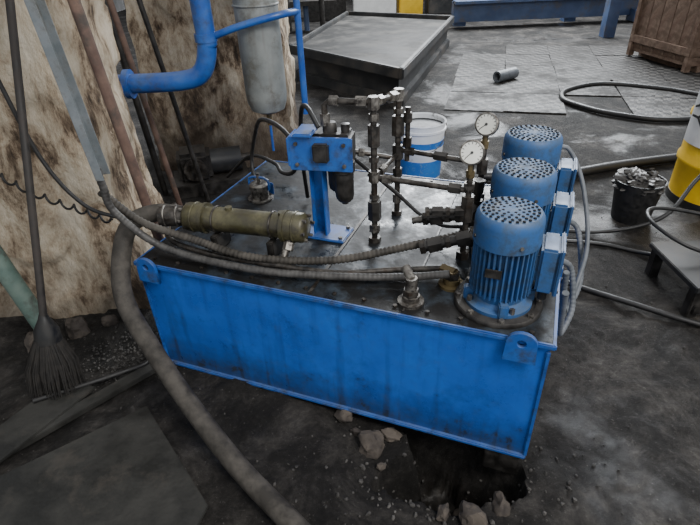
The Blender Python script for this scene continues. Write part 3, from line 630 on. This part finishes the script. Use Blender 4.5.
# ------------------------------------------------------------ yellow drum
D=empty('oil_drum',(2.47,3.05,0))
pr=[(0,0),(.28,0),(.29,.012),(.285,.03)]
for zz in (.28,.56): pr+=[(.285,zz-.03),(.297,zz-.01),(.297,zz+.01),(.285,zz+.03)]
pr+=[(.285,.82),(.292,.835),(.288,.85),(.275,.85),(.275,.83),(0,.83)]
lathe('drum_shell',pr,'yellow',D,seg=56)
lathe('drum_black_base',[(.288,.0),(.293,.0),(.289,.05),(.286,.05)],'black',D,seg=56)
bm=bmesh.new(); va=[];n=20
for i in range(n+1):
    a=math.radians(163+i*75/n)
    va.append([bm.verts.new((.2995*math.cos(a),.2995*math.sin(a),z)) for z in (.40,.78)])
for i in range(n): bm.faces.new((va[i][0],va[i+1][0],va[i+1][1],va[i][1]))
finish('drum_label',bm,'label',D)
tx=bpy.data.curves.new('label_text','FONT'); tx.body='AY'; tx.size=.15; tx.extrude=.001; tx.align_x='CENTER'; tx.align_y='CENTER'
to=bpy.data.objects.new('label_text',tx); COL.objects.link(to); tx.materials.append(M['ink']); to.parent=D
aa=math.radians(180)
Rt=Matrix(((-math.sin(aa),0,math.cos(aa),0),(math.cos(aa),0,math.sin(aa),0),(0,1,0,0),(0,0,0,1)))
to.matrix_local=Matrix.Translation((.308*math.cos(aa),.308*math.sin(aa),.62))@Rt@Matrix.Rotation(math.radians(-90),4,'Z')
# ------------------------------------------------------------ black bucket with scrap
Bb=empty('waste_bucket',(1.80,2.85,0))
lathe('bucket_shell',[(0,0),(.11,0),(.14,.26),(.146,.265),(.137,.265),(.11,.02),(0,.02)],'black',Bb,seg=36)
bm=bmesh.new(); bmesh.ops.create_icosphere(bm,subdivisions=5,radius=.13)
for v in bm.verts:
    c=v.co.copy(); v.co=c*(1+.4*noise.noise(c*20)+.2*noise.noise(c*50)); v.co.z=v.co.z*.5+.24
finish('crumpled_scrap',bm,'dark',Bb,angle=20)
for i in range(5):
    a=random.uniform(0,6.28); box('scrap_bit_%d'%i,(.06*math.cos(a),.06*math.sin(a),.28+.008*i),(random.uniform(.05,.10),random.uniform(.02,.05),.01),random.choice(['dark','plate']),Bb,rot=(random.uniform(-.7,.7),random.uniform(-.7,.7),a),bev=.002)
# ------------------------------------------------------------ floor cables
tube('floor_cable',[(3.75,5.35,.03),(3.5,5.65,.03),(2.98,5.95,.03),(2.5,5.75,.03),(2.33,5.4,.03),(2.45,5.05,.03),(2.6,4.85,.03),(2.93,4.62,.03),(3.33,4.62,.03),(3.9,4.8,.03)],.026,'black')
tube('floor_cable.001',[(.95,2.35,.03),(1.13,2.15,.02),(1.39,1.94,.02),(1.6,1.78,.02),(1.9,1.6,.02)],.014,'black')
tube('floor_cable.002',[(1.0,3.5,.04),(1.5,3.45,.04),(2.1,3.6,.04),(2.9,3.75,.04),(3.6,3.9,.04)],.035,'black')
tube('floor_cable.003',[(1.1,2.6,.02),(1.45,2.52,.02),(1.65,2.4,.02),(1.75,2.2,.10),(1.78,2.0,.2),(1.9,1.95,.2)],.012,'black')
tube('floor_cable.004',[(1.05,2.75,.03),(1.5,2.62,.04),(1.85,2.62,.12),(2.08,2.75,.3),(2.2,2.72,.45),(2.4,2.6,.5)],.012,'black')
tube('floor_cable.005',[(1.85,2.05,.19),(1.65,2.1,.25),(1.55,2.25,.30),(1.62,2.4,.30),(1.85,2.42,.26),(2.2,2.3,.2)],.010,'black')
tube('floor_cable.006',[(-.9,3.2,.03),(-.6,3.25,.03),(-.3,3.3,.03),(.2,3.4,.03),(.32,3.3,.03)],.02,'black')
tube('floor_cable.007',[(-1.3,1.45,.06),(-1.0,1.6,.05),(-.9,1.68,.05),(-.95,1.8,.1)],.012,'black')
St=empty('steel_stand',(1.95,2.05,0))
box('stand_top',(0,0,.165),(.75,.42,.03),'tray',St)
for i,(x,y) in enumerate([(-.34,-.17),(.34,-.17),(-.34,.17),(.34,.17)]): box('leg_%d'%i,(x,y,.07),(.05,.05,.16),'dark',St)
box('stand_rail',(0,-.19,.05),(.7,.03,.05),'dark',St)
# ------------------------------------------------------------ background
Fr=empty('blue_steel_frame')
box('beam_low',(4.6,10.4,.28),(5.0,.2,.34),'frameblue',Fr); box('beam_flange',(4.6,10.28,.45),(5.0,.28,.05),'frameblue',Fr); box('beam_high',(4.6,11.6,1.5),(5.4,.25,.3),'frameblue',Fr)
for i,x in enumerate((2.3,4.4,6.3)): box('post_%d'%i,(x,10.7,.9),(.22,.22,1.9),'frameblue',Fr)
box('brace',(5.5,9.2,.12),(.25,2.4,.2),'frameblue',Fr)
box('near_post',(4.35,8.9,.9),(.18,.18,1.8),'frameblue',Fr)
Ma=empty('machine_cabinet')
box('cab',(.75,12.2,.5),(.9,.7,1.0),'label',Ma,bev=.02); box('cab_y',(1.55,12.4,.5),(.5,.6,1.0),'yellow',Ma,bev=.02); box('cab_dark',(-.3,12.3,.6),(.9,.6,1.2),'dark',Ma,bev=.02); box('cab_grey',(2.3,12.6,.5),(.7,.6,1.0),'tray',Ma,bev=.02)
Rk=empty('pipe_rack')
for i in range(5): cyl('rack_post_%d'%i,(-1.6+i*.32,10.6+.3*(i%2),0),(-1.6+i*.32,10.6+.3*(i%2),1.6),.05,'frameblue' if i%2 else 'dark',Rk)
box('rack_shelf',(-.9,10.8,.5),(1.7,.4,.08),'dark',Rk)
# ------------------------------------------------------------ light
w=bpy.data.worlds.new('World'); sc.world=w; w.use_nodes=True
bg=w.node_tree.nodes['Background']; bg.inputs['Color'].default_value=(.92,.95,1,1); bg.inputs['Strength'].default_value=.85
def area(name,loc,target,size,e,col):
    l=bpy.data.lights.new(name,'AREA'); l.shape='RECTANGLE'; l.size=size[0]; l.size_y=size[1]; l.energy=e; l.color=col
    o=bpy.data.objects.new(name,l); COL.objects.link(o); o.location=loc; o.rotation_euler=(Vector(target)-Vector(loc)).to_track_quat('-Z','Y').to_euler()
area('skylight_back',(3.5,11,5.0),(1.5,6,0),(6,3),2100,(.92,.96,1))
area('skylight_front',(1.8,-.8,3.8),(-.1,1.9,.3),(1.6,1.4),210,(1,.97,.93))
# ------------------------------------------------------------ camera
cam=bpy.data.cameras.new('camera'); co=bpy.data.objects.new('camera',cam); COL.objects.link(co)
cam.sensor_width=36; cam.lens=26.2; cam.clip_start=.05
co.matrix_world=Matrix.Translation((0,0,1.6))@Matrix.Rotation(math.radians(57),4,'X')@Matrix.Rotation(math.radians(-2.5),4,'Z')
sc.camera=co
